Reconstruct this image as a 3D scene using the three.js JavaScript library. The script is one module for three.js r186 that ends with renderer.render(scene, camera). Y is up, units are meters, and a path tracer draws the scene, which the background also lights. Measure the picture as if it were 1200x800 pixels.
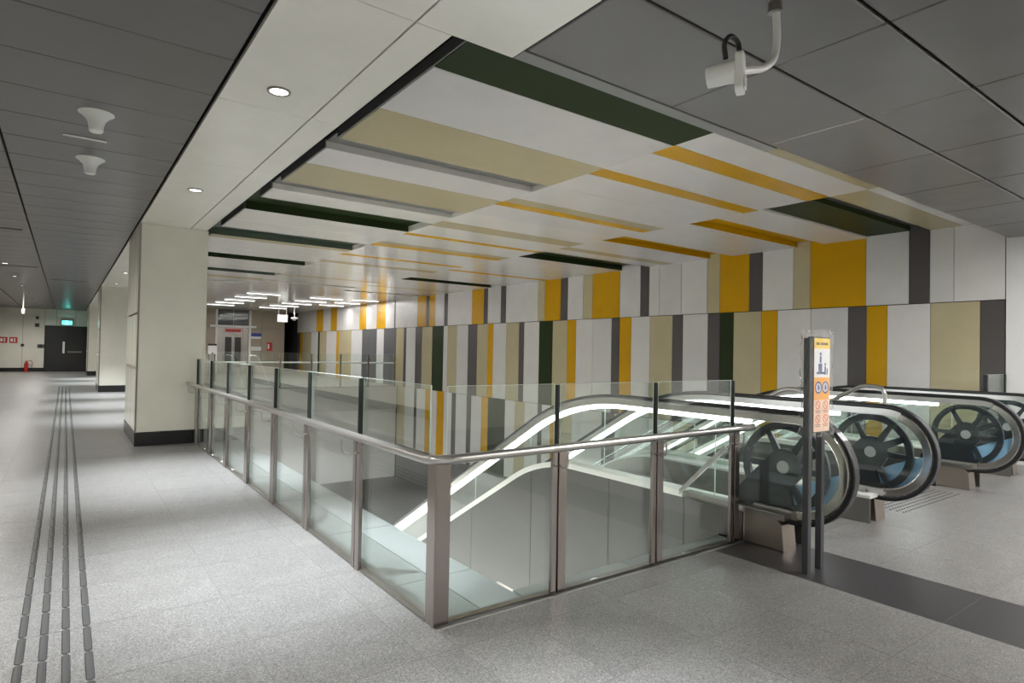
import * as THREE from 'three';
import { ConvexGeometry } from 'three/addons/geometries/ConvexGeometry.js';
import { mergeGeometries } from 'three/addons/utils/BufferGeometryUtils.js';
import { RectAreaLightUniformsLib } from 'three/addons/lights/RectAreaLightUniformsLib.js';

// ---------------------------------------------------------------- camera, exposure, lights that belong to no visible fitting
const scene = new THREE.Scene();
scene.background = new THREE.Color(0x000000);
const renderer = new THREE.WebGLRenderer({ antialias: true });
renderer.toneMapping = THREE.LinearToneMapping;
renderer.toneMappingExposure = 1.03;
renderer.shadowMap.enabled = true;
RectAreaLightUniformsLib.init();

const EYE = new THREE.Vector3(0, 1.55, 0);
const camera = new THREE.PerspectiveCamera(2 * Math.atan(400 / 712.92) * 180 / Math.PI, 1.5, 0.05, 200);
{
  const yaw = 36.251 * Math.PI / 180, pit = 0.964 * Math.PI / 180, rol = 1.062 * Math.PI / 180;
  const F = new THREE.Vector3(Math.sin(yaw) * Math.cos(pit), Math.sin(pit), -Math.cos(yaw) * Math.cos(pit));
  const R0 = new THREE.Vector3(Math.cos(yaw), 0, Math.sin(yaw));
  const U0 = new THREE.Vector3().crossVectors(R0, F);
  const R = R0.clone().multiplyScalar(Math.cos(rol)).addScaledVector(U0, Math.sin(rol));
  const U = U0.clone().multiplyScalar(Math.cos(rol)).addScaledVector(R0, -Math.sin(rol));
  camera.quaternion.setFromRotationMatrix(new THREE.Matrix4().makeBasis(R, U, F.clone().negate()));
  camera.position.copy(EYE);
}
// lamp strengths
const L_BEAM = 125, L_HALL = 25, L_PANEL = 185, L_FAR = 68, L_LOWER = 228, L_STRIP = 7;
const GLOW = { beam: 6, hall: 6, panel: 6, far: 5, lower: 4, led: 4.5 };
const WARM = new THREE.Color().setRGB(1, 0.98, 0.935), NEUTRAL = new THREE.Color().setRGB(1, 0.985, 0.965), DAY = new THREE.Color().setRGB(0.88, 0.94, 1), COOL = new THREE.Color().setRGB(0.9, 0.97, 1);

// ---------------------------------------------------------------- helpers
let seed = 20240611;
const rnd = () => { seed |= 0; seed = seed + 0x6D2B79F5 | 0; let t = Math.imul(seed ^ seed >>> 15, 1 | seed); t = t + Math.imul(t ^ t >>> 7, 61 | t) ^ t; return ((t ^ t >>> 14) >>> 0) / 4294967296; };
const taken = {};
const numbered = n => { const k = taken[n] = (taken[n] ?? -1) + 1; return k ? `${n}_${String(k).padStart(3, '0')}` : n; };
const V = (x, y, z) => new THREE.Vector3(x, y, z);

function thing(name, label, category, at = [0, 0, 0], group) {
  const o = new THREE.Group(); o.name = numbered(name); o.position.set(...at); scene.add(o);
  o.userData = { label, category }; if (group) o.userData.group = group;
  return o;
}
function struct(name, label, at = [0, 0, 0]) {
  const o = new THREE.Group(); o.name = numbered(name); o.position.set(...at); scene.add(o);
  o.userData = { label, category: 'structure', kind: 'structure' };
  return o;
}
// geometry is given in world metres; a direct part is moved back by its thing's place
function part(parent, name, geo, mat, label) {
  const m = new THREE.Mesh(geo, mat); m.name = name; m.castShadow = m.receiveShadow = true;
  if (parent.isGroup) m.position.copy(parent.position).negate();
  if (label) m.userData.label = label;
  parent.add(m); return m;
}
function metreUV(g, ou = 0, ov = 0) {
  const p = g.attributes.position, n = g.attributes.normal, uv = new Float32Array(p.count * 2);
  for (let i = 0; i < p.count; i++) {
    const ax = Math.abs(n.getX(i)), ay = Math.abs(n.getY(i)), az = Math.abs(n.getZ(i));
    const x = p.getX(i), y = p.getY(i), z = p.getZ(i);
    const [u, v] = ay >= ax && ay >= az ? [x, z] : ax >= az ? [z, y] : [x, y];
    uv[2 * i] = u + ou; uv[2 * i + 1] = v + ov;
  }
  g.setAttribute('uv', new THREE.BufferAttribute(uv, 2)); return g;
}
// box by its limits
function bx(x0, x1, y0, y1, z0, z1) {
  const g = new THREE.BoxGeometry(x1 - x0, y1 - y0, z1 - z0); g.translate((x0 + x1) / 2, (y0 + y1) / 2, (z0 + z1) / 2);
  return metreUV(g);
}
// box with chamfered edges (44 triangles)
function cbx(x0, x1, y0, y1, z0, z1, c = 0.004) {
  const P = [];
  for (const [x, sx] of [[x0, 1], [x1, -1]]) for (const [y, sy] of [[y0, 1], [y1, -1]]) for (const [z, sz] of [[z0, 1], [z1, -1]])
    P.push(V(x + sx * c, y + sy * c, z), V(x + sx * c, y, z + sz * c), V(x, y + sy * c, z + sz * c));
  return metreUV(new ConvexGeometry(P));
}
const strip = g => { const k = g.index ? g.toNonIndexed() : g; for (const a of Object.keys(k.attributes)) if (!['position', 'normal', 'uv'].includes(a)) k.deleteAttribute(a); return k; };
const merged = list => mergeGeometries(list.map(strip));
// outline in (u, y), u = -z, drawn through x0..x1
function prism(pts, x0, x1, bevel = 0, holes = []) {
  const s = new THREE.Shape(pts.map(p => new THREE.Vector2(p[0], p[1])));
  for (const h of holes) s.holes.push(new THREE.Path(h.map(p => new THREE.Vector2(p[0], p[1]))));
  const b = Math.min(bevel, (x1 - x0) / 3);
  const g = new THREE.ExtrudeGeometry(s, { depth: x1 - x0 - 2 * b, bevelEnabled: b > 0, bevelThickness: b, bevelSize: b, bevelOffset: -b, bevelSegments: 2, curveSegments: 12 });
  g.translate(0, 0, b); g.rotateY(Math.PI / 2); g.translate(x0, 0, 0);
  return g;
}
// band that follows a path in (u, y), between the offsets a < b along the outward normal
function band(path, lower, b, x0, x1, bevel = 0) {
  const up = [], lo = [];
  for (let i = 0; i < path.length; i++) {
    const p = path[Math.max(0, i - 1)], q = path[Math.min(path.length - 1, i + 1)];
    const a = typeof lower === 'function' ? lower(path[i][0]) : lower;
    let tx = q[0] - p[0], ty = q[1] - p[1]; const l = Math.hypot(tx, ty); tx /= l; ty /= l;
    up.push([path[i][0] - ty * b, path[i][1] + tx * b]); lo.push([path[i][0] - ty * a, path[i][1] + tx * a]);
  }
  return prism([...lo, ...up.reverse()], x0, x1, bevel);
}
function tube(points, r, seg = 40, rad = 12, tension = 0.5) {
  const c = points.length > 2 ? new THREE.CatmullRomCurve3(points.map(p => V(...p)), false, 'catmullrom', tension) : new THREE.LineCurve3(V(...points[0]), V(...points[1]));
  return new THREE.TubeGeometry(c, seg, r, rad, false);
}
// straight runs joined by round bends
function piped(points, r, bend = 0.05, rad = 12) {
  const c = new THREE.CurvePath(), P = points.map(p => V(...p));
  let from = P[0];
  for (let i = 1; i < P.length - 1; i++) {
    const a = P[i].clone().sub(P[i - 1]), b = P[i + 1].clone().sub(P[i]);
    const k = Math.min(bend, a.length() / 2.01, b.length() / 2.01);
    const s = P[i].clone().addScaledVector(a.normalize(), -k), e = P[i].clone().addScaledVector(b.normalize(), k);
    c.add(new THREE.LineCurve3(from, s)); c.add(new THREE.QuadraticBezierCurve3(s, P[i], e)); from = e;
  }
  c.add(new THREE.LineCurve3(from, P[P.length - 1]));
  const g = new THREE.TubeGeometry(c, Math.max(24, points.length * 24), r, rad, false);
  return g;
}
const disc = (r, h, x, y, z, axis = 'y', seg = 28) => { const g = new THREE.CylinderGeometry(r, r, h, seg); if (axis === 'x') g.rotateZ(Math.PI / 2); if (axis === 'z') g.rotateX(Math.PI / 2); g.translate(x, y, z); return g; };
const lathe = (pts, x, y, z, seg = 32) => { const g = new THREE.LatheGeometry(pts.map(p => new THREE.Vector2(p[0], p[1])), seg); g.translate(x, y, z); return g; };

// ---------------------------------------------------------------- textures
function dataTex(n, fn, srgb = true) {
  const d = new Uint8Array(n * n * 4);
  for (let y = 0; y < n; y++) for (let x = 0; x < n; x++) { const c = fn(x, y), k = 4 * (y * n + x); d[k] = c[0]; d[k + 1] = c[1]; d[k + 2] = c[2]; d[k + 3] = 255; }
  const t = new THREE.DataTexture(d, n, n); t.wrapS = t.wrapT = THREE.RepeatWrapping; t.magFilter = THREE.LinearFilter; t.minFilter = THREE.LinearMipmapLinearFilter; t.generateMipmaps = true;
  if (srgb) t.colorSpace = THREE.SRGBColorSpace; t.needsUpdate = true; return t;
}
function valueNoise(n, cells) {     // tileable smooth noise, n x n values
  const g = Float32Array.from({ length: cells * cells }, rnd), out = new Float32Array(n * n), s = t => t * t * (3 - 2 * t);
  for (let y = 0; y < n; y++) for (let x = 0; x < n; x++) {
    const fx = x / n * cells, fy = y / n * cells, ix = fx | 0, iy = fy | 0, tx = s(fx - ix), ty = s(fy - iy);
    const a = g[iy * cells + ix], b = g[iy * cells + (ix + 1) % cells], c = g[(iy + 1) % cells * cells + ix], d = g[(iy + 1) % cells * cells + (ix + 1) % cells];
    out[y * n + x] = (a + (b - a) * tx) * (1 - ty) + (c + (d - c) * tx) * ty;
  }
  return out;
}
const clamp = v => Math.max(0, Math.min(255, v));
const gN = 1024, gFine = valueNoise(gN, 340), gMid = valueNoise(gN, 150), gBig = valueNoise(gN, 9);
const graniteMap = dataTex(gN, (x, y) => {
  const i = y * gN + x; let v = 164 + (gFine[i] - 0.5) * 92 + (gMid[i] - 0.5) * 40 + (gBig[i] - 0.5) * 8 + (rnd() - 0.5) * 26;
  if (gFine[i] < 0.17) v -= 34; if (gMid[i] > 0.86) v += 14;
  return [clamp(v + 1), clamp(v - 1), clamp(v - 4)];
}); graniteMap.repeat.set(1 / 0.95, 1 / 0.95);
const darkGraniteMap = dataTex(512, (x, y) => { const i = (y * 2) * gN + x * 2; const v = 62 + (gFine[i] - 0.5) * 22 + (gMid[i] - 0.5) * 12; return [clamp(v), clamp(v - 1), clamp(v + 1)]; }); darkGraniteMap.repeat.set(1 / 1.1, 1 / 1.1);
const mN = 512, mA = valueNoise(mN, 7), mB = valueNoise(mN, 60), mC = valueNoise(mN, 19);
const mottleMap = dataTex(mN, (x, y) => { const i = y * mN + x, v = 244 + (mA[i] - 0.5) * 7 + (mC[i] - 0.5) * 3 + (mB[i] - 0.5) * 2; return [clamp(v), clamp(v), clamp(v)]; }); mottleMap.repeat.set(1 / 2.3, 1 / 2.3);
const smudgeRough = dataTex(mN, (x, y) => { const i = y * mN + x, v = 200 + (mA[i] - 0.5) * 40 + (mC[i] - 0.5) * 16; return [255, clamp(v), 255]; }, false); smudgeRough.repeat.set(1 / 1.9, 1 / 1.9);
const brushMap = dataTex(mN, (x, y) => { const v = 226 + (mB[(y * 7 % mN) * mN + 3] - 0.5) * 30 + (mC[y * mN + x] - 0.5) * 16 + (rnd() - 0.5) * 8; return [clamp(v), clamp(v), clamp(v)]; }); brushMap.repeat.set(1 / 0.7, 1 / 0.7);

// ---------------------------------------------------------------- materials (base colours linear)
const rgb = (r, g, b) => new THREE.Color().setRGB(r, g, b);
const std = (r, g, b, rough = 0.5, metal = 0, extra = {}) => new THREE.MeshStandardMaterial({ color: rgb(r, g, b), roughness: rough, metalness: metal, ...extra });
const M = {
  granite: std(0.47, 0.47, 0.473, 0.34, 0, { map: graniteMap }),
  granite2: std(0.49, 0.49, 0.492, 0.34, 0, { map: graniteMap }),
  granite3: std(0.45, 0.45, 0.454, 0.34, 0, { map: graniteMap }),
  darkGranite: std(0.72, 0.69, 0.69, 0.36, 0, { map: darkGraniteMap }),
  grout: std(0.16, 0.16, 0.155, 0.9),
  slab: std(0.5, 0.5, 0.48, 0.8),
  cream: std(0.8, 0.785, 0.68, 0.2, 0, { map: mottleMap }),
  creamWall: std(0.8, 0.78, 0.69, 0.45, 0, { map: mottleMap }),
  soffit: std(0.87, 0.85, 0.775, 0.18, 0, { map: mottleMap }),
  darkCeil: std(0.16, 0.151, 0.149, 0.4, 0.15, { map: mottleMap, roughnessMap: smudgeRough }),
  void_: std(0.025, 0.025, 0.025, 0.9),
  W: std(0.68, 0.66, 0.64, 0.27, 0, { map: mottleMap }), W2: std(0.63, 0.62, 0.605, 0.27, 0, { map: mottleMap }),
  T: std(0.47, 0.41, 0.255, 0.27, 0, { map: mottleMap }), Y: new THREE.MeshPhysicalMaterial({ color: rgb(0.57, 0.305, 0.001), roughness: 0.27, specularIntensity: 0.5, map: mottleMap }),
  D: std(0.075, 0.066, 0.066, 0.4, 0, { map: mottleMap }), G: new THREE.MeshPhysicalMaterial({ color: rgb(0.02, 0.034, 0.009), roughness: 0.5, specularIntensity: 0.3, map: mottleMap }),
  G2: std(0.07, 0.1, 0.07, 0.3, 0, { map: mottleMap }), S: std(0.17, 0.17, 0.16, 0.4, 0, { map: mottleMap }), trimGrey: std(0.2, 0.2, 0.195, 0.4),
  lowGrey: std(0.1, 0.098, 0.1, 0.4, 0, { map: mottleMap }),
  bright: std(0.8, 0.78, 0.73, 0.14, 0, { map: mottleMap }),
  tanWall: std(0.4, 0.34, 0.26, 0.35, 0, { map: mottleMap }),
  whiteWall: std(0.72, 0.72, 0.7, 0.5, 0, { map: mottleMap }),
  black: std(0.012, 0.012, 0.012, 0.4), rubber: std(0.012, 0.012, 0.014, 0.32),
  plinth: std(0.012, 0.012, 0.013, 0.25),
  steel: std(0.55, 0.53, 0.51, 0.3, 0.95), steelPost: std(0.38, 0.335, 0.315, 0.22, 0.95),
  steelWarm: std(0.33, 0.28, 0.245, 0.35, 0.9),
  steelShiny: std(0.5, 0.47, 0.43, 0.18, 0.95),
  steelDark: std(0.3, 0.28, 0.26, 0.35, 0.95), deck: std(0.84, 0.84, 0.81, 0.3, 0.1),
  clad: std(0.06, 0.059, 0.056, 0.36, 0.2, { map: mottleMap }),
  wheel: std(0.028, 0.032, 0.042, 0.4, 0.1), housing: std(0.02, 0.023, 0.032, 0.42, 0.1), hub: std(0.5, 0.5, 0.5, 0.35, 0.7),
  film: std(0.4, 0.66, 0.97, 0.2), step: std(0.3, 0.3, 0.31, 0.45, 0.6),
  ledge: std(0.33, 0.355, 0.35, 0.35, 0, { map: mottleMap }),
  white: std(0.8, 0.8, 0.78, 0.4), plastic: std(0.75, 0.75, 0.73, 0.35), barGrey: std(0.042, 0.042, 0.041, 0.55),
  post: std(0.06, 0.062, 0.068, 0.4, 0.3), red: std(0.5, 0.02, 0.02, 0.4), doorDark: std(0.02, 0.02, 0.021, 0.4),
  doorGrey: std(0.09, 0.09, 0.095, 0.4), blue: std(0.03, 0.05, 0.3, 0.4),
  glass: new THREE.MeshPhysicalMaterial({ color: rgb(0.955, 0.985, 0.97), roughness: 0, metalness: 0, transmission: 1, thickness: 0, ior: 1.5 }),
  glassDark: new THREE.MeshPhysicalMaterial({ color: rgb(0.35, 0.38, 0.38), roughness: 0.02, metalness: 0, transmission: 0.7, thickness: 0, ior: 1.5 }),
  wrap: new THREE.MeshPhysicalMaterial({ color: rgb(0.97, 0.97, 0.97), roughness: 0.12, metalness: 0, transmission: 1, thickness: 0, ior: 1.5 }),
  glassEdge: std(0.6, 0.72, 0.66, 0.2),
};
const lampMat = (c, s) => new THREE.MeshStandardMaterial({ color: 0xffffff, emissive: c, emissiveIntensity: s, roughness: 0.5 });
const LM = { beam: lampMat(NEUTRAL, GLOW.beam), hall: lampMat(WARM, GLOW.hall), panel: lampMat(NEUTRAL, GLOW.panel), far: lampMat(NEUTRAL, GLOW.far), lower: lampMat(NEUTRAL, GLOW.lower), led: lampMat(COOL, GLOW.led), exit: lampMat(rgb(0.04, 0.62, 0.56), 1) };

// ================================================================ THE SHELL
const CEIL = 3.42, HIGH = 3.70, WALL = 11.55, SPLIT = 2.485;
const X_RAIL = 1.70, Z_RAIL = -3.0, Z_FAR = -24.1, Z_BACK = -42, Z_BACK2 = -38.2;

// ---- floor: granite slabs on a base
{
  const f = struct('floor', 'speckled light grey granite slab floor');
  part(f, 'floor_base', bx(-3.4, 2.38, -1, -0.022, Z_BACK - 0.2, 4.4), M.slab);
  part(f, 'floor_base', bx(2.38, WALL, -1, -0.022, -3.12, 4.4), M.slab);
  part(f, 'floor_base', bx(2.38, WALL, -1, -0.022, Z_BACK - 0.2, Z_FAR + 0.02), M.slab);
  part(f, 'joint_bed', bx(-3.15, X_RAIL + 0.0, -0.022, -0.0015, Z_BACK, 4.2), M.grout);
  part(f, 'joint_bed', bx(X_RAIL, WALL, -0.022, -0.0015, -2.96, 4.2), M.grout);
  part(f, 'joint_bed', bx(X_RAIL, WALL, -0.022, -0.0015, Z_BACK2, Z_FAR), M.grout);
  const P = 0.675, X0 = 0.82, ZZ = -3.41, J = 0.0011;
  const regions = [[-3.15, X_RAIL - 0.005, Z_BACK, 4.2], [X_RAIL - 0.005, 4.21, -2.955, 4.2], [4.93, WALL, -2.955, 4.2], [X_RAIL - 0.005, WALL, Z_BACK2, Z_FAR]];
  const tiles = [];
  for (const [x0, x1, z0, z1] of regions)
    for (let i = Math.floor((x0 - X0) / P); X0 + i * P < x1; i++) for (let j = Math.floor((z0 - ZZ) / P); ZZ + j * P < z1; j++) {
      const a = Math.max(x0, X0 + i * P), b = Math.min(x1, X0 + (i + 1) * P), c = Math.max(z0, ZZ + j * P), d = Math.min(z1, ZZ + (j + 1) * P);
      if (b - a < 0.02 || d - c < 0.02) continue;
      const cx = (a + b) / 2, cz = (c + d) / 2, depth = 0.591 * cx - 0.806 * cz, side = 0.806 * cx + 0.591 * cz;
      const inView = depth > 1.2 && Math.abs(side) < depth * 0.9 + 0.6;
      tiles.push({ a, b, c, d, key: inView ? Math.hypot(cx, cz) : 100 + Math.hypot(cx, cz) });
    }
  tiles.sort((p, q) => p.key - q.key);
  const cache = {}, rest = [];
  const geo = t => {
    const w = t.b - t.a - 2 * J, d = t.d - t.c - 2 * J, v = Math.floor(rnd() * 4), k = `${w.toFixed(3)} ${d.toFixed(3)} ${v}`;
    return cache[k] ??= metreUV(new THREE.BoxGeometry(w, 0.02, d), v * 0.37, v * 0.61);
  };
  tiles.forEach((t, i) => {
    const g = geo(t), x = (t.a + t.b) / 2, z = (t.c + t.d) / 2;
    if (i < 300) { const m = part(f, 'slab', g, [M.granite, M.granite, M.granite2, M.granite3][Math.floor(rnd() * 4)]); m.position.set(x, -0.01, z); }
    else rest.push(g.clone().translate(x, -0.01, z));
  });
  const r = part(f, 'slab_field', merged(rest), M.granite); r.userData.kind = 'stuff';
  // dark band from the end of the railing
  for (let z = -2.955, k = 0; z < 4.2; z += 1.56, k++) part(f, 'dark_slab', bx(4.212, 4.928, -0.02, 0, z + 0.0015, Math.min(4.2, z + 1.5585)), M.darkGranite, 'dark charcoal granite slab');
  // white ledge slabs behind the glass
  for (let z = -3.06, zn; z > Z_FAR; z = zn) {
    zn = Math.max(z === -3.06 ? -3.70 : z - 1.315, Z_FAR);
    part(f, 'ledge_slab', bx(1.755, 2.066, -0.06, -0.012, zn + 0.004, z - 0.004), M.ledge, 'pale ledge slab behind the glass');
    part(f, 'ledge_slab', bx(2.074, 2.385, -0.06, -0.012, zn + 0.004, z - 0.004), M.ledge, 'pale ledge slab behind the glass');
  }
  for (const [a, b] of [[2.39, 3.39], [3.398, 4.6]]) part(f, 'ledge_slab', bx(a, b, -0.06, -0.004, -3.2, -3.05), M.ledge, 'pale ledge slab behind the glass');
}
// ---- tactile guide strip: four rows of bars
{
  const t = thing('tactile_guide_strip', 'four dark parallel rows of raised tactile bars running along the pale floor', 'tactile paving', [0, 0, -14]);
  const g = new THREE.CapsuleGeometry(0.018, 0.29, 2, 8); g.rotateX(Math.PI / 2); g.scale(1, 0.3, 1);
  for (let r = 0; r < 4; r++) for (let k = 0; k < 75; k++) {
    const m = part(t, 'bar', g, M.barGrey); m.position.set(-0.146 + r * 0.0925, 0.001, -2.1 - k * 0.333 - 0.166 + 14 + (r % 2) * 0.02);
  }
}
// ---- dark ceiling of the corridor, and the one over the escalator landing
{
  const c = struct('ceiling', 'dark grey metal panel ceiling over the corridor');
  part(c, 'ceiling_void', bx(-3.4, 0.86, CEIL + 0.035, CEIL + 0.7, Z_BACK - 0.2, 4.4), M.void_);
  const xs = [-3.15, -1.895, -0.515, 0.862];
  const zs = []; for (let z = -3.59 + 11 * 0.695; z > Z_BACK; z -= 0.695) zs.push(z); zs.push(Z_BACK);
  const made = {};
  for (let i = 0; i < 3; i++) for (let j = 0; j + 1 < zs.length; j++) {
    const w = xs[i + 1] - xs[i], d = zs[j] - zs[j + 1], k = `${w.toFixed(3)} ${d.toFixed(3)}`;
    const g = made[k] ??= cbx(-w / 2 + (i === 2 ? 0.008 : 0.012), w / 2 - (i === 2 ? 0.018 : 0.012), 0, 0.03, -d / 2 + 0.005, d / 2 - 0.005, 0.005);
    const m = part(c, 'ceiling_panel', g, M.darkCeil); m.position.set((xs[i] + xs[i + 1]) / 2, CEIL, (zs[j] + zs[j + 1]) / 2);
  }
  const c2 = struct('ceiling', 'dark grey metal panel ceiling over the escalator landing');
  part(c2, 'ceiling_void', bx(2.25, WALL + 0.2, CEIL + 0.035, CEIL + 0.7, -3.0, 4.4), M.void_);
  const xb = [2.262, 3.65, 4.98, 6.31, 7.64, 8.97, 10.3, WALL], zb = [-3.0, -2.17, -1.49, -0.81, -0.13, 0.55, 1.23, 1.91, 2.59, 3.27, 4.2];
  for (let i = 0; i < 7; i++) for (let j = 0; j < 10; j++) {
    const g = cbx(xb[i] + 0.006, xb[i + 1] - 0.006, CEIL, CEIL + 0.03, zb[j] + 0.011, zb[j + 1] - 0.011, 0.006); part(c2, 'ceiling_panel', g, M.darkCeil);
  }
  part(c2, 'edge_trim', cbx(2.262, 5.14, CEIL + 0.004, CEIL + 0.06, -3.125, -3.012, 0.003), M.trimGrey, 'lighter grey edge trim');
}
// ---- pale soffit beam
{
  const b = struct('soffit_beam', 'cream panelled soffit beam with recessed downlights along the corridor edge');
  part(b, 'beam_core', bx(0.875, 1.80, CEIL + 0.03, CEIL + 0.7, Z_BACK - 0.2, 4.4), M.void_);
  part(b, 'beam_core', bx(1.80, 2.245, CEIL + 0.03, CEIL + 0.7, -3.1, 4.4), M.void_);
  const zs = [4.2]; for (let z = 2.465; z > Z_BACK; z -= 1.86) zs.push(z); zs.push(Z_BACK);
  for (let j = 0; j + 1 < zs.length; j++) {
    const a = zs[j + 1] + 0.0025, d = zs[j] - 0.0025, near = zs[j + 1] > -3.2;
    part(b, 'soffit_panel', cbx(0.876, 1.557, CEIL - 0.004, CEIL + 0.03, a, d, 0.002), M.soffit);
    part(b, 'soffit_panel', cbx(1.569, near ? 2.244 : 1.803, CEIL - 0.004, CEIL + 0.03, a, d, 0.002), M.soffit);
  }
}
// ---- striped ceiling: boxes of several colours, some set back
{
  const c = struct('ceiling', 'striped ceiling of white, tan, yellow and green panels over the escalators');
  part(c, 'ceiling_void', bx(1.80, WALL + 0.2, HIGH + 0.3, HIGH + 0.42, Z_BACK - 0.2, -3.0), M.void_);
  const bays = [[2.2, 5.0], [5.0, 8.2], [8.2, WALL]];
  const lists = [
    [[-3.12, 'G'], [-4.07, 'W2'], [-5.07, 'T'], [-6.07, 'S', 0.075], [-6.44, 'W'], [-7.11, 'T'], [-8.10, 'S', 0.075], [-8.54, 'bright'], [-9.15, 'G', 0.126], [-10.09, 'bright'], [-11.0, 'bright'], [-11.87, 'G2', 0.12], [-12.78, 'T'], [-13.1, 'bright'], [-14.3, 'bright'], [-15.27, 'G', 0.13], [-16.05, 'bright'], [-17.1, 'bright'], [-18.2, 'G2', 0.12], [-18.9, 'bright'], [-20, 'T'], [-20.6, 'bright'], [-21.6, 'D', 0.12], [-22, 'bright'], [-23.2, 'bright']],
    [[-3.12, 'T'], [-3.57, 'W'], [-4.05, 'Y'], [-4.36, 'W'], [-5.08, 'Y'], [-5.34, 'W'], [-6.02, 'W'], [-6.83, 'T'], [-7.10, 'Y'], [-7.33, 'W'], [-8.02, 'bright'], [-8.82, 'T'], [-9.3, 'bright'], [-10.12, 'Y'], [-10.34, 'bright'], [-11.26, 'T'], [-11.55, 'Y'], [-11.85, 'bright'], [-12.5, 'bright'], [-13.3, 'Y'], [-13.55, 'bright'], [-14.6, 'T'], [-15.0, 'bright'], [-16.1, 'bright'], [-17.2, 'bright'], [-18.3, 'T'], [-18.6, 'bright'], [-19.5, 'bright'], [-20.3, 'D', 0.12], [-20.75, 'bright'], [-22, 'bright'], [-23.2, 'bright']],
    [[-3.12, 'W'], [-3.58, 'T'], [-4.04, 'D', 0.1], [-4.33, 'G', 0.03], [-5.02, 'W'], [-5.80, 'Y', 0.1], [-6.33, 'W'], [-7.0, 'W'], [-7.77, 'Y', 0.1], [-8.33, 'W'], [-9.3, 'T'], [-9.62, 'W'], [-10.07, 'G', 0.12], [-11.0, 'W'], [-12, 'bright'], [-13, 'bright'], [-13.92, 'Y'], [-14.2, 'bright'], [-15.2, 'bright'], [-16.28, 'G', 0.12], [-17.0, 'bright'], [-18.2, 'bright'], [-19.3, 'T'], [-19.6, 'bright'], [-20.6, 'bright'], [-21.5, 'D', 0.12], [-22.0, 'bright'], [-23.2, 'bright']],
  ];
  bays.forEach(([x0, x1], i) => {
    const L = lists[i].slice(); for (let z = -24.4; z > Z_BACK2; z -= 1.2) L.push([z, 'bright']); L.push([Z_BACK2]);
    for (let k = 0; k + 1 < L.length; k++) {
      const [z, col, up = 0] = L[k], y = HIGH + up, zn = L[k + 1][0];
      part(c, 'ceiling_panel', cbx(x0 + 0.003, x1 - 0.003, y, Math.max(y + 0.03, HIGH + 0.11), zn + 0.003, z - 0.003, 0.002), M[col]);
      if (up > 0.05 && 'GY'.includes(col[0])) part(c, 'recess_liner', bx(x0 + 0.004, x1 - 0.004, HIGH + 0.001, y - 0.001, zn + 0.0035, zn + 0.009), M[col]);
      if (!i && !up) part(c, 'end_trim', bx(x0 - 0.012, x0 + 0.0025, y + 0.006, y + 0.1, zn + 0.002, z - 0.002), M.S, 'dark grey panel end');
    }
  });
}
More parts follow.
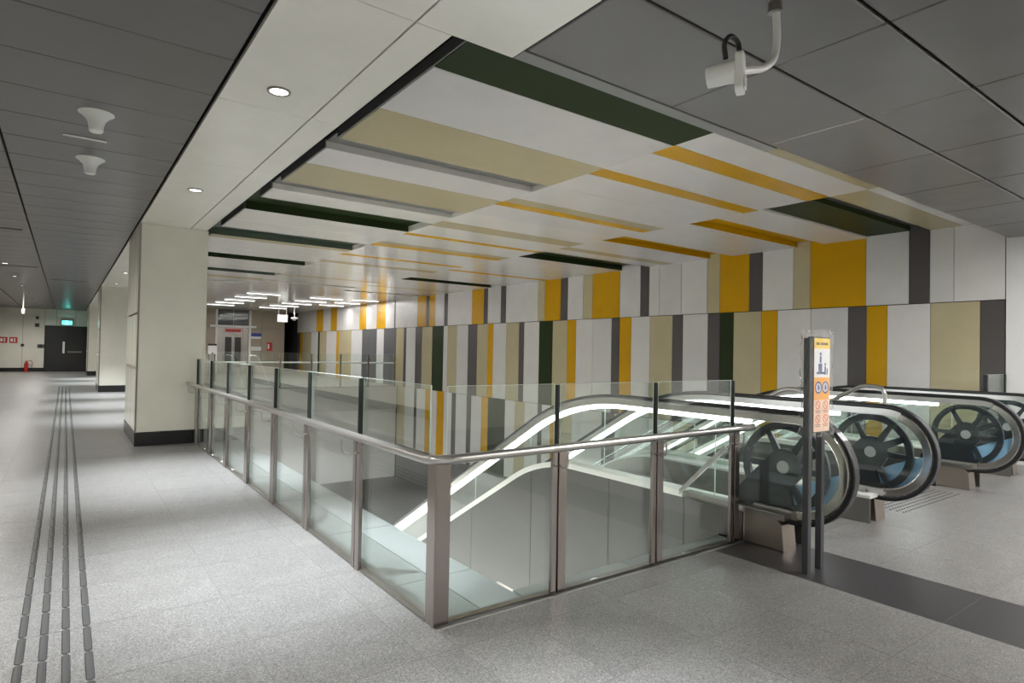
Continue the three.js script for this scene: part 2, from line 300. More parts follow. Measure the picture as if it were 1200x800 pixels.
// ---- right-hand wall: coloured panels in three rows
{
  const w = struct('wall_right', 'wall clad in vertical grey, tan, yellow, green and charcoal panels');
  part(w, 'wall_core', bx(WALL + 0.03, WALL + 0.3, -4.1, 4.2, Z_BACK - 0.2, 4.4), M.void_);
  const LOWER = [['D', -3.03], ['T', -3.35], ['W', -4.03], ['Y', -4.69], ['D', -5.03], ['W', -5.35], ['W', -6.04], ['Y', -6.72], ['T', -7.07], ['G', -7.72], ['D', -8.06], ['W', -8.37], ['D', -9.05], ['T', -9.35], ['W', -10.04], ['Y', -10.65], ['D', -11.05], ['W', -11.34], ['W', -12.04], ['Y', -12.72], ['T', -13.09], ['G', -13.74], ['W', -14.37], ['D', -15.12], ['T', -15.38], ['W', -16.09], ['Y', -16.82], ['T', -17.14], ['D', -17.81], ['W', -18.41], ['T', -19.17], ['W', -19.85], ['G', -20.15], ['T', -21.03], ['D', -21.88], ['W', -22.45], ['D', -23.27], ['T', -23.52], ['X', -24.24], ['W', -25.53], ['X', -26.30], ['W', -28.03], ['T', -29.39], ['Y', -31.11], ['W', -31.48], ['T', -32.99], ['G', -34.10], ['W', -34.39], ['T', -35.58], ['Y', -37.17], ['D', -37.67], ['E', Z_BACK2]];
  const UPPER = [['W', -3.03], ['W', -3.70], ['D', -4.04], ['W', -4.35], ['Y', -5.04], ['T', -6.05], ['W', -6.39], ['D', -7.05], ['Y', -7.35], ['T', -8.06], ['W', -8.39], ['W', -9.10], ['W', -9.75], ['D', -10.07], ['W', -10.35], ['Y', -11.05], ['T', -12.07], ['W', -12.44], ['D', -13.08], ['Y', -13.39], ['T', -14.12], ['W', -14.44], ['D', -16.11], ['W', -16.40], ['D', -17.16], ['Y', -17.41], ['W', -18.17], ['D', -19.85], ['W', -20.12], ['Y', -20.81], ['D', -21.31], ['Y', -21.54], ['W', -22.31], ['D', -24.34], ['W', -24.47], ['Y', -25.35], ['W', -26.34], ['Y', -27.52], ['W', -28.36], ['W', -30.52], ['Y', -31.44], ['W', -32.38], ['Y', -33.56], ['W', -34.71], ['W', -36.56], ['E', Z_BACK2]];
  const THIRD = [['W', -3.2], ['T', -4.2], ['W', -5.2], ['D', -6.2], ['Y', -6.6], ['W', -7], ['G', -8], ['T', -8.6], ['W', -9.3], ['W', -10.05], ['D', -11.19], ['W', -11.66], ['T', -12.85], ['Y', -13.40], ['W', -13.78], ['D', -14.18], ['W', -14.38], ['T', -15.02], ['W', -15.55], ['G', -16.08], ['Y', -17.06], ['W', -17.47], ['D', -18.13], ['W', -18.42], ['D', -19.16], ['W', -19.46], ['Y', -20.03], ['W', -20.58], ['Y', -21.11], ['W', -21.51], ['D', -22.24], ['W', -22.46], ['T', -23.31], ['E', -24.05]];
  const rows = [[LOWER, 0.0, SPLIT - 0.006, 0], [UPPER, SPLIT + 0.006, HIGH + 0.3, -0.012], [THIRD, -2.48, -0.012, 0], [THIRD.map(p => [p[0] === 'E' ? 'E' : 'lowGrey', p[1]]).filter((p, i) => i % 2 === 0 || p[0] === 'E'), -3.9, -2.49, 0]];
  for (const [L, y0, y1, dx] of rows) for (let k = 0; k + 1 < L.length; k++) {
    const [col, z] = L[k], zn = L[k + 1][1]; if (col === 'X') continue;
    const yy = L === UPPER && z > -3.8 ? HIGH + 0.3 : y1;
    part(w, 'wall_panel', cbx(WALL + dx, WALL + 0.035, y0, yy, zn + 0.004, z - 0.004, 0.003), col === 'W' && k % 2 ? M.W2 : M[col]);
  }
  // plain white wall beside the landing
  for (const [a, b] of [[-3.02, -1.7], [-1.69, 0], [0.01, 2], [2.01, 4.2]]) part(w, 'plain_panel', cbx(WALL - 0.02, WALL + 0.035, 0, CEIL + 0.05, a, b, 0.003), M.whiteWall, 'plain off-white wall panel');
}
for (const [z0, z1, n] of [[-25.53, -24.24, 1], [-28.03, -26.30, 2]]) {
  const d = struct(`door_${n + 1}`, n === 1 ? 'single dark grey service door in the striped wall' : 'wide dark grey double service door in the striped wall', [WALL, 0, (z0 + z1) / 2]);
  for (let k = 0; k < n; k++) {
    const a = z0 + (z1 - z0) * k / n, b = z0 + (z1 - z0) * (k + 1) / n;
    const leaf = part(d, 'door_leaf', cbx(WALL + 0.004, WALL + 0.035, 0, SPLIT - 0.01, a + 0.005, b - 0.005), M.doorGrey);
    part(leaf, 'door_handle', cbx(WALL - 0.05, WALL + 0.004, 1.05, 1.2, (k ? a + 0.08 : b - 0.12), (k ? a + 0.12 : b - 0.08)), M.steel);
  }
}
// ---- end walls and the storey below
{
  const wb = struct('wall_back', 'cream panelled wall at the far end of the corridor');
  part(wb, 'wall_core', bx(-3.4, 1.2, -1, CEIL + 0.7, Z_BACK - 0.3, Z_BACK - 0.03), M.void_);
  for (const [a, b, y0] of [[-3.15, -1.885, 0.2], [-1.875, -0.95, 0.2], [-0.94, -0.45, 2.52], [-0.44, 0.42, 2.52], [0.43, 0.96, 2.52], [0.97, 1.2, 0.2]]) part(wb, 'wall_panel', cbx(a, b, y0, CEIL, Z_BACK - 0.04, Z_BACK), M.creamWall);
  for (const [a, b] of [[-3.15, -0.95], [0.96, 1.2]]) part(wb, 'plinth', bx(a, b, 0, 0.195, Z_BACK - 0.04, Z_BACK + 0.01), M.plinth, 'black skirting');
  const wl = struct('wall_left', 'cream wall on the far side of the corridor');
  part(wl, 'wall_panel', bx(-3.4, -3.15, -1, CEIL + 0.7, Z_BACK - 0.3, 4.4), M.creamWall);
  part(wl, 'plinth', bx(-3.152, -3.135, 0, 0.21, Z_BACK, 4.2), M.plinth, 'black skirting');
  const wf = struct('wall_front', 'cream wall closing the hall behind the landing');
  part(wf, 'wall_panel', bx(-3.4, WALL + 0.3, -1, CEIL + 0.7, 4.2, 4.45), M.creamWall);
  const wh = struct('wall_end', 'tan stone clad end wall of the hall with a lift front');
  for (const [a, b] of [[1.0, 2.6], [2.61, 4.2], [4.21, 5.8], [5.81, 6.9], [8.8, 9.44], [9.45, 10.76]]) for (const [y0, y1] of [[0, 1.25], [1.26, 2.62], [2.63, 4.0]]) part(wh, 'wall_panel', cbx(a, b, y0, y1, Z_BACK2 - 0.08, Z_BACK2, 0.003), M.tanWall);
  part(wh, 'wall_core', bx(0.96, 10.76, -1, 4.2, Z_BACK2 - 0.3, Z_BACK2 - 0.08), M.slab);
  part(wh, 'wall_core', bx(0.96, 1.2, -1, 4.2, Z_BACK, Z_BACK2), M.slab);
  part(wh, 'passage_wall', bx(10.76, WALL + 0.03, -1, 4.2, Z_BACK2 - 7.2, Z_BACK2 - 7), M.tanWall, 'end of the unlit side passage');
  part(wh, 'passage_wall', bx(10.6, 10.759, -1, 4.2, Z_BACK2 - 7.2, Z_BACK2 - 0.085), M.tanWall, 'side of the unlit side passage');
  part(wh, 'passage_wall', bx(WALL + 0.03, WALL + 0.2, -1, 4.2, Z_BACK2 - 7.2, Z_BACK - 0.2), M.tanWall, 'side of the unlit side passage');
  part(wh, 'passage_floor', bx(10.76, WALL + 0.03, -0.1, 0, Z_BACK2 - 7, Z_BACK2), M.granite3);
  part(wh, 'passage_ceiling', bx(10.6, WALL + 0.2, HIGH, HIGH + 0.1, Z_BACK2 - 7.2, Z_BACK2), M.darkCeil);
  const lo = struct('lower_storey', 'pale shell of the storey below the escalators');
  part(lo, 'lower_floor', bx(-3.2, 4.2, -4.1, -3.9, -24.5, -2.6), M.whiteWall);
  part(lo, 'lower_floor', bx(4.2, WALL + 0.03, -4.1, -3.9, -11.8, -2.6), M.whiteWall);
  part(lo, 'lower_floor_dark', bx(4.2, WALL + 0.03, -4.1, -3.9, -24.5, -11.8), M.darkGranite, 'darker far part of the floor below');  // far part of the lower floor, coloured darker than the rest
  part(lo, 'lower_wall', bx(-3.4, -3.2, -4.1, -1, -24.5, -2.6), M.whiteWall);
  part(lo, 'lower_wall', bx(-3.4, WALL + 0.03, -4.1, -1, -24.7, Z_FAR - 0.1), M.whiteWall);
  part(lo, 'lower_wall', bx(-3.4, WALL + 0.03, -4.1, -1, -3.0, -2.8), M.whiteWall);
}
// ---- columns
function column(z0, label, detailed) {
  const z1 = z0 - 2.02, t = thing('column', label, 'column', [1.35, 0, (z0 + z1) / 2]);
  part(t, 'core', bx(0.91, 1.80, 0, CEIL, z1 + 0.02, z0 - 0.02), M.void_);
  part(t, 'front_panel', cbx(0.895, 1.825, 0.212, CEIL - 0.004, z0 - 0.02, z0, 0.004), M.cream);
  part(t, 'back_panel', cbx(0.895, 1.825, 0.212, CEIL - 0.004, z1, z1 + 0.02, 0.004), M.cream);
  part(t, 'side_panel', cbx(1.80, 1.825, 0.212, CEIL - 0.004, z1 + 0.02, z0 - 0.021, 0.004), M.cream);
  const zs = [z0 - 0.006, z0 - 0.55, z0 - 1.2, z1 + 0.006];
  for (const [y0, y1] of [[0.212, 1.17], [1.21, 2.03], [2.06, CEIL - 0.004]]) for (let k = 0; k < 3; k++) part(t, 'cabinet_panel', cbx(0.878, 0.91, y0, y1, zs[k + 1] + 0.006, zs[k] - 0.006, 0.004), M.cream);
  part(t, 'metal_strip', bx(0.876, 0.9, 1.172, 1.208, z1 + 0.01, z0 - 0.01), M.steel);
  part(t, 'corner_trim', bx(0.872, 0.897, 0.2, CEIL, z0 - 0.012, z0 + 0.004), M.steelDark);
  part(t, 'plinth', cbx(0.872, 1.83, 0, 0.21, z1 - 0.005, z0 + 0.006, 0.003), M.plinth, 'black polished plinth');
}
column(-10.87, 'wide cream clad column with black plinth where the glass railing ends');
column(-23.7, 'cream clad column with black plinth, second along the corridor');
column(-36.4, 'cream clad column with black plinth nearest the dark corridor door');

// ================================================================ LIGHT FITTINGS
function downlight(x, z, y, mat, color, power, label, group, half = 1.2, r = 0.062) {
  const t = thing('downlight', label, 'downlight', [x, y, z], group);
  const ring = new THREE.TorusGeometry(r + 0.012, 0.01, 8, 28); ring.rotateX(Math.PI / 2); ring.translate(x, y - 0.004, z);
  part(t, 'trim_ring', ring, M.steelDark);
  part(t, 'lamp_lens', disc(r, 0.006, x, y - 0.003, z), mat);
  const s = new THREE.SpotLight(color, power, 0, half, 1, 2); s.position.set(x, y - 0.03, z); s.target.position.set(x, 0, z); s.castShadow = true; s.shadow.radius = 2.5;
  scene.add(s, s.target);
}
for (let k = 0; k < 12; k++) {
  const z = 2.49 - 3.53 * k; if ((z < -10.8 && z > -13) || (z < -23.6 && z > -25.8) || (z < -36.3 && z > -38.6)) continue;
  const say = { 2: 'over the middle of the long glass railing', 3: 'shortly before the wide first column', 5: 'just past the first column', 6: 'midway between first and second column', 7: 'just before the second column', 0: 'over the open floor well before the railing corner', 1: 'over the open floor just before the railing corner', 9: 'midway between second and third column', 10: 'just before the third column' };
  downlight(1.206, z, CEIL - 0.005, LM.beam, DAY, L_BEAM, `round downlight in the cream soffit ${say[k]}`, 'soffit downlights', 0.56);
}
const NTH = ['first', 'second', 'third', 'fourth', 'fifth', 'sixth', 'seventh', 'eighth', 'ninth', 'tenth', 'eleventh', 'twelfth', 'thirteenth'];
for (let k = 0; k < 13; k++) downlight(-1.2, 2.1 - 3.45 * k, CEIL - 0.002, LM.hall, WARM, L_HALL, `round downlight in the dark corridor ceiling, ${NTH[12 - k]} from the end wall`, 'corridor downlights', 1.45);
function linear(name, x0, x1, z, y, w, mat, color, power, label, group, along = 'x') {
  const t = thing(name, label, 'ceiling light', [(x0 + x1) / 2, y, z], group);
  const B = (a, b, c, d, e, f) => along === 'x' ? bx(a, b, c, d, e, f) : bx(z + (e - z), z + (f - z), c, d, a, b);
  part(t, 'housing', B(x0 - 0.02, x1 + 0.02, y - 0.03, y, z - w / 2 - 0.015, z + w / 2 + 0.015), M.white);
  part(t, 'light_diffuser', B(x0, x1, y - 0.036, y - 0.03, z - w / 2, z + w / 2), mat);
  const l = new THREE.RectAreaLight(color, power, x1 - x0, w); l.position.set((x0 + x1) / 2, y - 0.045, z); l.lookAt((x0 + x1) / 2, y - 2, z); scene.add(l);
  l.rotation.set(-Math.PI / 2, 0, 0);
}
// over the landing, beside and behind the viewer
for (const [x, z, where] of [[6.3, -0.5, 'before the stair head'], [9.4, -0.8, 'before the farther escalator'], [6.4, 2.2, 'well behind the stair head'], [9.4, 2.2, 'well behind the farther escalator']]) linear('linear_light', x - 0.75, x + 0.75, z, CEIL, 0.16, LM.panel, NEUTRAL, L_PANEL, `slim linear light on the dark landing ceiling ${where}`, 'landing lights');
// far hall
for (let k = 0; k < 5; k++) {
  const z = -25.6 - k * 2.1;
  linear('linear_light', 5.74, 7.0, z, HIGH, 0.12, LM.far, NEUTRAL, L_FAR, `bright linear light beyond the void over the lift side, ${NTH[k]} from the far railing`, 'far hall lights');
  linear('linear_light', 8.3, 9.7, z - 0.2, HIGH, 0.12, LM.far, NEUTRAL, L_FAR, `bright linear light beyond the void in the middle row, ${NTH[k]} from the far railing`, 'far hall lights');
  if (k < 3) linear('linear_light', 10.0, 11.2, z + 0.15, HIGH, 0.12, LM.far, NEUTRAL, L_FAR, `bright linear light beyond the void along the striped wall, ${NTH[k]} from the far railing`, 'far hall lights');
}
// added lamps under the slab, out of view, to bounce light up to the striped ceiling
for (const [z, where] of [[-6, 'nearest the railing corner'], [-12, 'below the middle of the railing'], [-18, 'nearest the far railing']]) linear('linear_light', -0.2, 1.8, z, -1.0, 0.5, LM.lower, NEUTRAL, L_LOWER, `added unseen linear light under the floor slab ${where}`, 'added lower storey lights');

// ================================================================ GLASS RAILINGS
const GT = 1.345, RH = 0.945;
function pane(t, axis, a, b, at, y0 = 0.013, y1 = GT) {
  const g = axis === 'z' ? bx(at - 0.006, at + 0.006, y0, y1, a, b) : bx(a, b, y0, y1, at - 0.006, at + 0.006);
  const p = part(t, 'glass_pane', g, M.glass);
  const k = 0.0035, e = axis === 'z' ? [bx(at - k, at + k, y0, y1, a - 0.0015, a), bx(at - k, at + k, y0, y1, b, b + 0.0015), bx(at - k, at + k, y1, y1 + 0.002, a, b)]
    : [bx(a - 0.0015, a, y0, y1, at - k, at + k), bx(b, b + 0.0015, y0, y1, at - k, at + k), bx(a, b, y1, y1 + 0.002, at - k, at + k)];
  part(p, 'glass_edge', merged(e), M.glassEdge, 'pale green polished glass edge');
}
function railPost(t, x, z, axis, top = RH - 0.02) {
  // two flats with a dark gap, then a slim black clip above the rail
  const a = axis === 'z' ? merged([cbx(x - 0.022, x + 0.006, 0, top, z - 0.062, z - 0.014, 0.003), cbx(x - 0.022, x + 0.006, 0, top, z - 0.002, z + 0.062, 0.003)])
    : merged([cbx(x - 0.06, x - 0.018, 0, top, z, z + 0.026, 0.003), cbx(x - 0.004, x + 0.062, 0, top, z, z + 0.026, 0.003)]);
  const p = part(t, 'post', a, M.steelPost);
  part(p, 'gasket', axis === 'z' ? bx(x - 0.012, x + 0.03, 0.004, GT - 0.005, z - 0.0135, z - 0.0025) : bx(x - 0.0175, x - 0.0045, 0.004, GT - 0.005, z - 0.014, z + 0.016), M.black, 'black gasket strip');
  part(p, 'cap_plate', axis === 'z' ? cbx(x - 0.03, x + 0.03, top, top + 0.016, z - 0.066, z + 0.066, 0.003) : cbx(x - 0.07, x + 0.07, top, top + 0.016, z - 0.02, z + 0.03, 0.003), M.steelDark);
  // hooked bracket that carries the tube
  const hook = axis === 'z' ? [[x - 0.02, RH - 0.13, z], [x - 0.1, RH - 0.13, z], [x - 0.13, RH - 0.09, z], [x - 0.13, RH - 0.03, z]] : [[x, RH - 0.13, z + 0.02], [x, RH - 0.13, z + 0.085], [x, RH - 0.09, z + 0.1], [x, RH - 0.03, z + 0.1]];
  part(p, 'bracket', tube(hook, 0.008, 16, 8), M.steel);
}
{
  const t = thing('glass_railing', 'glass and stainless steel railing that turns the corner around the escalator void', 'railing', [X_RAIL, 0, Z_RAIL]);
  const zs = [-4.125, -5.245, -6.29, -7.385, -8.51, -9.625, -10.74], xs = [2.60, 3.56, 4.53];
  for (const z of zs) railPost(t, X_RAIL, z, 'z');
  for (const x of xs) railPost(t, x, Z_RAIL - 0.02, 'x');
  part(t, 'corner_post', cbx(X_RAIL - 0.01, X_RAIL + 0.09, 0, RH - 0.01, -3.1, -3.0, 0.004), M.steelPost);
  part(t, 'handrail', piped([[X_RAIL + 0.06, RH + 0.01, -10.95], [X_RAIL - 0.12, RH + 0.01, -10.93], [X_RAIL - 0.1, RH, -10.6], [X_RAIL - 0.07, RH, Z_RAIL + 0.02], [X_RAIL + 0.03, RH, Z_RAIL + 0.07], [4.66, RH + 0.012, Z_RAIL + 0.09], [4.72, RH + 0.012, Z_RAIL + 0.03]], 0.027, 0.06, 16), M.steel);
  const all = [-3.1, ...zs];
  for (let k = 0; k + 1 < all.length; k++) pane(t, 'z', all[k + 1] + 0.012, all[k] - (k ? 0.022 : 0.03), X_RAIL + 0.02);
  pane(t, 'z', -10.86, zs[6] - 0.024, X_RAIL + 0.02);
  const ax = [X_RAIL + 0.05, ...xs];
  for (let k = 0; k < 3; k++) pane(t, 'x', ax[k] + (k ? 0.022 : 0.02), ax[k + 1] - 0.032, Z_RAIL - 0.025);
  part(t, 'base_channel', bx(X_RAIL - 0.012, X_RAIL + 0.05, 0, 0.012, -10.86, -3.1), M.steelDark);
  part(t, 'base_channel', bx(X_RAIL + 0.09, 4.6, 0, 0.012, Z_RAIL - 0.055, Z_RAIL - 0.005), M.steelDark);
}
{
  const t = thing('glass_railing', 'distant glass railing across the far edge of the escalator void', 'railing', [6.7, 0, Z_FAR]);
  const xs = []; for (let x = 1.9; x < 11.5; x += 1.19) xs.push(x);
  for (const x of xs) part(t, 'post', cbx(x - 0.03, x + 0.03, 0, GT - 0.02, Z_FAR - 0.03, Z_FAR + 0.03), M.steelPost);
  for (let k = 0; k + 1 < xs.length; k++) pane(t, 'x', xs[k] + 0.035, xs[k + 1] - 0.035, Z_FAR);
  part(t, 'handrail', tube([[1.85, RH + 0.03, Z_FAR - 0.07], [11.5, RH + 0.03, Z_FAR - 0.07]], 0.03, 2, 12), M.white);
}
{
  const t = thing('glass_railing', 'short glass railing pane between the farther escalator and the striped wall', 'railing', [11.1, 0, -3.0]);
  for (const x of [10.68, 11.47]) part(t, 'post', cbx(x - 0.025, x + 0.025, 0, GT, -3.05, -3.0), M.black);
  pane(t, 'x', 10.72, 11.44, -3.03);
  part(t, 'handrail', tube([[10.68, RH, -2.96], [11.5, RH, -2.96]], 0.028, 2, 12), M.steel);
}

// ================================================================ ESCALATORS
const S30 = Math.tan(Math.PI / 6);
function levelThenSlope(u0, y0, uT, R, uEnd, n = 14) {   // level, arc to 30 degrees, straight
  const P = [[u0, y0], [(u0 + uT) / 2, y0], [uT, y0]];
  for (let i = 1; i <= n; i++) { const a = Math.PI / 6 * i / n; P.push([uT + R * Math.sin(a), y0 - R * (1 - Math.cos(a))]); }
  const [u, y] = P[P.length - 1]; for (let i = 1; i <= 6; i++) P.push([u + (uEnd - u) * i / 6, y - (uEnd - u) * i / 6 * S30]);
  return P;
}
const yAt = (P, u) => { for (let i = 0; i + 1 < P.length; i++) if (u >= P[i][0] && u <= P[i + 1][0]) { const k = (u - P[i][0]) / (P[i + 1][0] - P[i][0] || 1); return P[i][1] + k * (P[i + 1][1] - P[i][1]); } return u < P[0][0] ? P[0][1] : P[P.length - 1][1]; };
const U_END = 12.5, NC = [2.58, 0.66], NR = 0.42;
const arc = (c, r, a0, a1, n = 20) => Array.from({ length: n + 1 }, (_, i) => { const a = a0 + (a1 - a0) * i / n; return [c[0] + r * Math.cos(a), c[1] + r * Math.sin(a)]; });
const RAILTOP = levelThenSlope(2.581, NC[1] + NR, 4.5, 3.0, U_END), DECK = levelThenSlope(2.62, 0.29, 5.1, 2.2, U_END);
const newelArc = arc(NC, NR, Math.PI * 1.5, Math.PI / 2);          // bottom, front, top (front is towards smaller u)
const handPath = [[2.95, NC[1] - NR], [2.75, NC[1] - NR], ...newelArc, ...RAILTOP.slice(1)];
const ledPath = levelThenSlope(3.0, NC[1] + NR, 4.5, 3.0, U_END);
function balustrade(t, xg, s) {      // s: -1 outer side towards -x, +1 towards +x
  part(t, 'handrail', band(handPath, -0.006, 0.036, xg - 0.044, xg + 0.044, 0.012), M.rubber, 'black rubber moving handrail');
  part(t, 'guide_rail', band(handPath, -0.07, 0.002, xg - 0.03, xg + 0.03, 0.004), M.steel);
  part(t, 'newel_rim', band(arc(NC, NR, Math.PI * 1.5, Math.PI * 0.62), -0.085, -0.006, xg - 0.04, xg + 0.04, 0.012), M.steelShiny, 'brushed steel newel rim');
  part(t, 'led_strip', band(ledPath, u => -0.112 - 0.02 * Math.max(0, Math.min(1, (u - 4.5) / 1.5)), -0.074, xg - 0.024, xg + 0.024, 0.006), LM.led, 'white light strip under the handrail');
  // glass
  const cuts = [3.35, 4.75, 6.05, 7.3, 8.55, 9.8, 11.05, U_END];
  const bot = u => yAt(DECK, u) - 0.05, top = u => yAt(RAILTOP, u) - 0.03;
  part(t, 'glass_panel', prism([[3.345, bot(3.3)], [2.7, 0.25], ...arc(NC, 0.405, Math.PI * 1.45, Math.PI / 2, 18), [3.345, top(3.3)]], xg - 0.006, xg + 0.006), M.glass);
  for (let k = 0; k + 1 < cuts.length; k++) {
    const a = cuts[k] + 0.004, b = cuts[k + 1] - 0.004, n = 8, lo = [], hi = [];
    for (let i = 0; i <= n; i++) { const u = a + (b - a) * i / n; lo.push([u, bot(u)]); hi.unshift([u, top(u)]); }
    const p = part(t, 'glass_panel', prism([...lo, ...hi], xg - 0.006, xg + 0.006), M.glass);
    part(p, 'glass_edge', prism([[a - 0.004, bot(a)], [a, bot(a)], [a, top(a)], [a - 0.004, top(a)]], xg - 0.006, xg + 0.006), M.glassEdge);
  }
  // decks, skirt
  const o0 = s < 0 ? xg - 0.13 : xg + 0.01, o1 = s < 0 ? xg - 0.01 : xg + 0.13, i0 = s < 0 ? xg + 0.01 : xg - 0.2, i1 = s < 0 ? xg + 0.2 : xg - 0.01;
  const white = [[3.6, 0.29], ...DECK.filter(p => p[0] > 3.61)], dark = [[2.62, 0.29], [3.1, 0.29], [3.596, 0.29]];
  part(t, 'newel_deck', band(dark, -0.05, 0.004, o0, o1, 0.004), M.steelDark, 'dark steel deck beside the newel');
  part(t, 'outer_deck', band(white, -0.05, 0.012, o0 - (s < 0 ? 0.012 : 0), o1 + (s > 0 ? 0.012 : 0), 0.004), M.deck, 'pale metal deck strip');
  part(t, 'inner_deck', band(DECK, -0.06, -0.03, i0, i1, 0.004), M.deck);
  const k0 = s < 0 ? xg + 0.19 : xg - 0.2;
  part(t, 'skirt', band(DECK, -0.5, -0.06, k0, k0 + 0.012), M.steelDark);
  // side cladding, panel by panel
  const cx = s < 0 ? xg - 0.13 : xg + 0.11, ju = [2.98, 3.59, 4.55, 5.86, 7.19, 8.5, 9.8, 11.1, U_END];
  for (let k = 0; k + 1 < ju.length; k++) {
    const a = ju[k] + 0.004, b = ju[k + 1] - 0.004, n = 6, hi = [], lo = [];
    const foot = u => Math.max(-3.89, Math.min(-1.45, yAt(DECK, u) - 1.25));
    for (let i = 0; i <= n; i++) { const u = a + (b - a) * i / n; hi.push([u, yAt(DECK, u) - 0.031]); lo.unshift([u, u < 3.14 ? 0.001 : foot(u)]); }
    part(t, 'cladding_panel', k ? prism([...hi, ...lo], cx, cx + 0.02) : prism([[a, 0.001], [a, 0.259], [b, 0.259], [b, -1.45], [3.215, -1.45], [3.215, 0.001]], cx, cx + 0.02), M.clad, 'grey side cladding panel');
  }
  // newel foot
  const f0 = s < 0 ? xg - 0.13 : xg - 0.06, f1 = s < 0 ? xg + 0.06 : xg + 0.13;
  part(t, 'newel_foot', prism([[2.62, 0.001], [2.64, 0.205], [2.7, 0.26], [2.976, 0.26], [2.976, 0.001]], f0, f1, 0.005), M.steelWarm, 'stainless steel foot below the newel');
  part(t, 'inner_panel', prism([[2.98, 0.001], [2.98, 0.23], [4.95, 0.23], [4.95, 0.001]], s < 0 ? xg + 0.05 : xg - 0.06, s < 0 ? xg + 0.06 : xg - 0.05), M.steel);
  part(t, 'foot_deck', prism([[2.72, 0.262], [2.72, 0.285], [3.0, 0.285], [3.0, 0.262]], f0, f1, 0.003), M.steelDark);
  // big spoked wheel behind the glass
  const H = [2.71, 0.645], w0 = xg + 0.012, w1 = xg + 0.05;
  const wheel = part(t, 'newel_wheel', prism(arc(H, 0.37, 0, Math.PI * 1.999, 40), w0, w1, 0.004, [arc(H, 0.308, Math.PI * 1.999, 0, 40)]), M.wheel, 'dark spoked handrail wheel');
  for (let k = 0; k < 6; k++) {
    const a = Math.PI - (57 + 60 * k) * Math.PI / 180, c = Math.cos(a), n = Math.sin(a), q = (r, o) => [H[0] + c * r - n * o, H[1] + n * r + c * o];
    part(wheel, 'spoke', prism([q(0.08, -0.032), q(0.32, -0.02), q(0.32, 0.02), q(0.08, 0.032)], w0 + 0.006, w1 - 0.006), M.wheel);
  }
  const ha = Math.PI * 0.22;
  part(wheel, 'drive_cover', prism([[3.2, 0.285], [3.2, 0.33], ...arc(H, 0.15, ha, ha + Math.PI * 1.02, 18), [2.66, 0.47], [2.62, 0.285]], w0 - 0.004, w1 + 0.004, 0.003), M.housing, 'dark cover plate below the hub');
  part(wheel, 'hub_cap', disc(0.052, 0.014, w0 - 0.006, H[1], -H[0], 'x'), M.hub, 'round light grey hub cap');
  part(wheel, 'cover_arm', prism([[2.62, 0.74], [2.42, 0.83], [2.4, 0.78], [2.58, 0.68]], w0, w1, 0.003), M.housing);
  // protective film left on the inner sheet
  part(t, 'protective_film', prism([[2.25, 0.66], [2.27, 0.5], [2.36, 0.36], [2.5, 0.285], [2.8, 0.285], [2.72, 0.45], [2.62, 0.5], [2.5, 0.56], [2.4, 0.6]], xg + 0.07, xg + 0.074), M.film, 'pale blue protective film');
}
function escalator(label) {
  const x0 = 4.63, x1 = 6.45, t = thing('escalator', label, 'escalator', [5.54, 0, -3], 'escalators');
  balustrade(t, x0 + 0.13, -1); balustrade(t, x1 - 0.13, 1);
  part(t, 'landing_plate', bx(4.97, 6.11, -0.02, 0.006, -3.4, -2.96), M.step, 'ribbed metal landing plate');
  for (let k = 0; k < 18; k++) {
    const u = 4.95 + k * 0.4, y = Math.min(0, yAt(DECK, u + 0.2) - 0.29);
    part(t, 'step', merged([bx(4.975, 6.105, y - 0.03, y, -u - 0.4, -u), bx(4.975, 6.105, y - 0.26, y - 0.03, -u - 0.4, -u - 0.37)]), M.step);
  }
  part(t, 'truss', prism([[3.2, -0.05], [5.0, -0.05], [6.1, -0.4], [12.1, -0.4 - 6 * S30], [12.1, -3.89], [10.2, -3.89], [5.5, -1.4], [3.2, -1.4]], 4.7, 6.38), M.steelDark);
  return t;
}
{
  const e = escalator('escalator beside the glass railing, next to the wrapped sign stand');
  const c = e.clone(); c.name = numbered('escalator'); c.position.x += 4.1; c.userData = { ...e.userData, label: 'escalator next to the striped wall, beyond the stair' }; scene.add(c);
  // light of the strips, thrown inwards over the steps
  for (const dx of [0, 4.1]) for (const [x, s] of [[4.80, 1], [6.28, -1]]) {
    const l = new THREE.RectAreaLight(COOL, L_STRIP, 1.7, 0.06); l.position.set(x + dx, 0.97, -3.9); l.lookAt(x + dx + s, 0.97, -3.9); scene.add(l);
    const m = new THREE.RectAreaLight(COOL, L_STRIP, 6, 0.06); m.position.set(x + dx, -1.03, -9); m.lookAt(x + dx + s, -1.03, -9); m.rotateZ(s * Math.PI / 6); scene.add(m);
  }
}
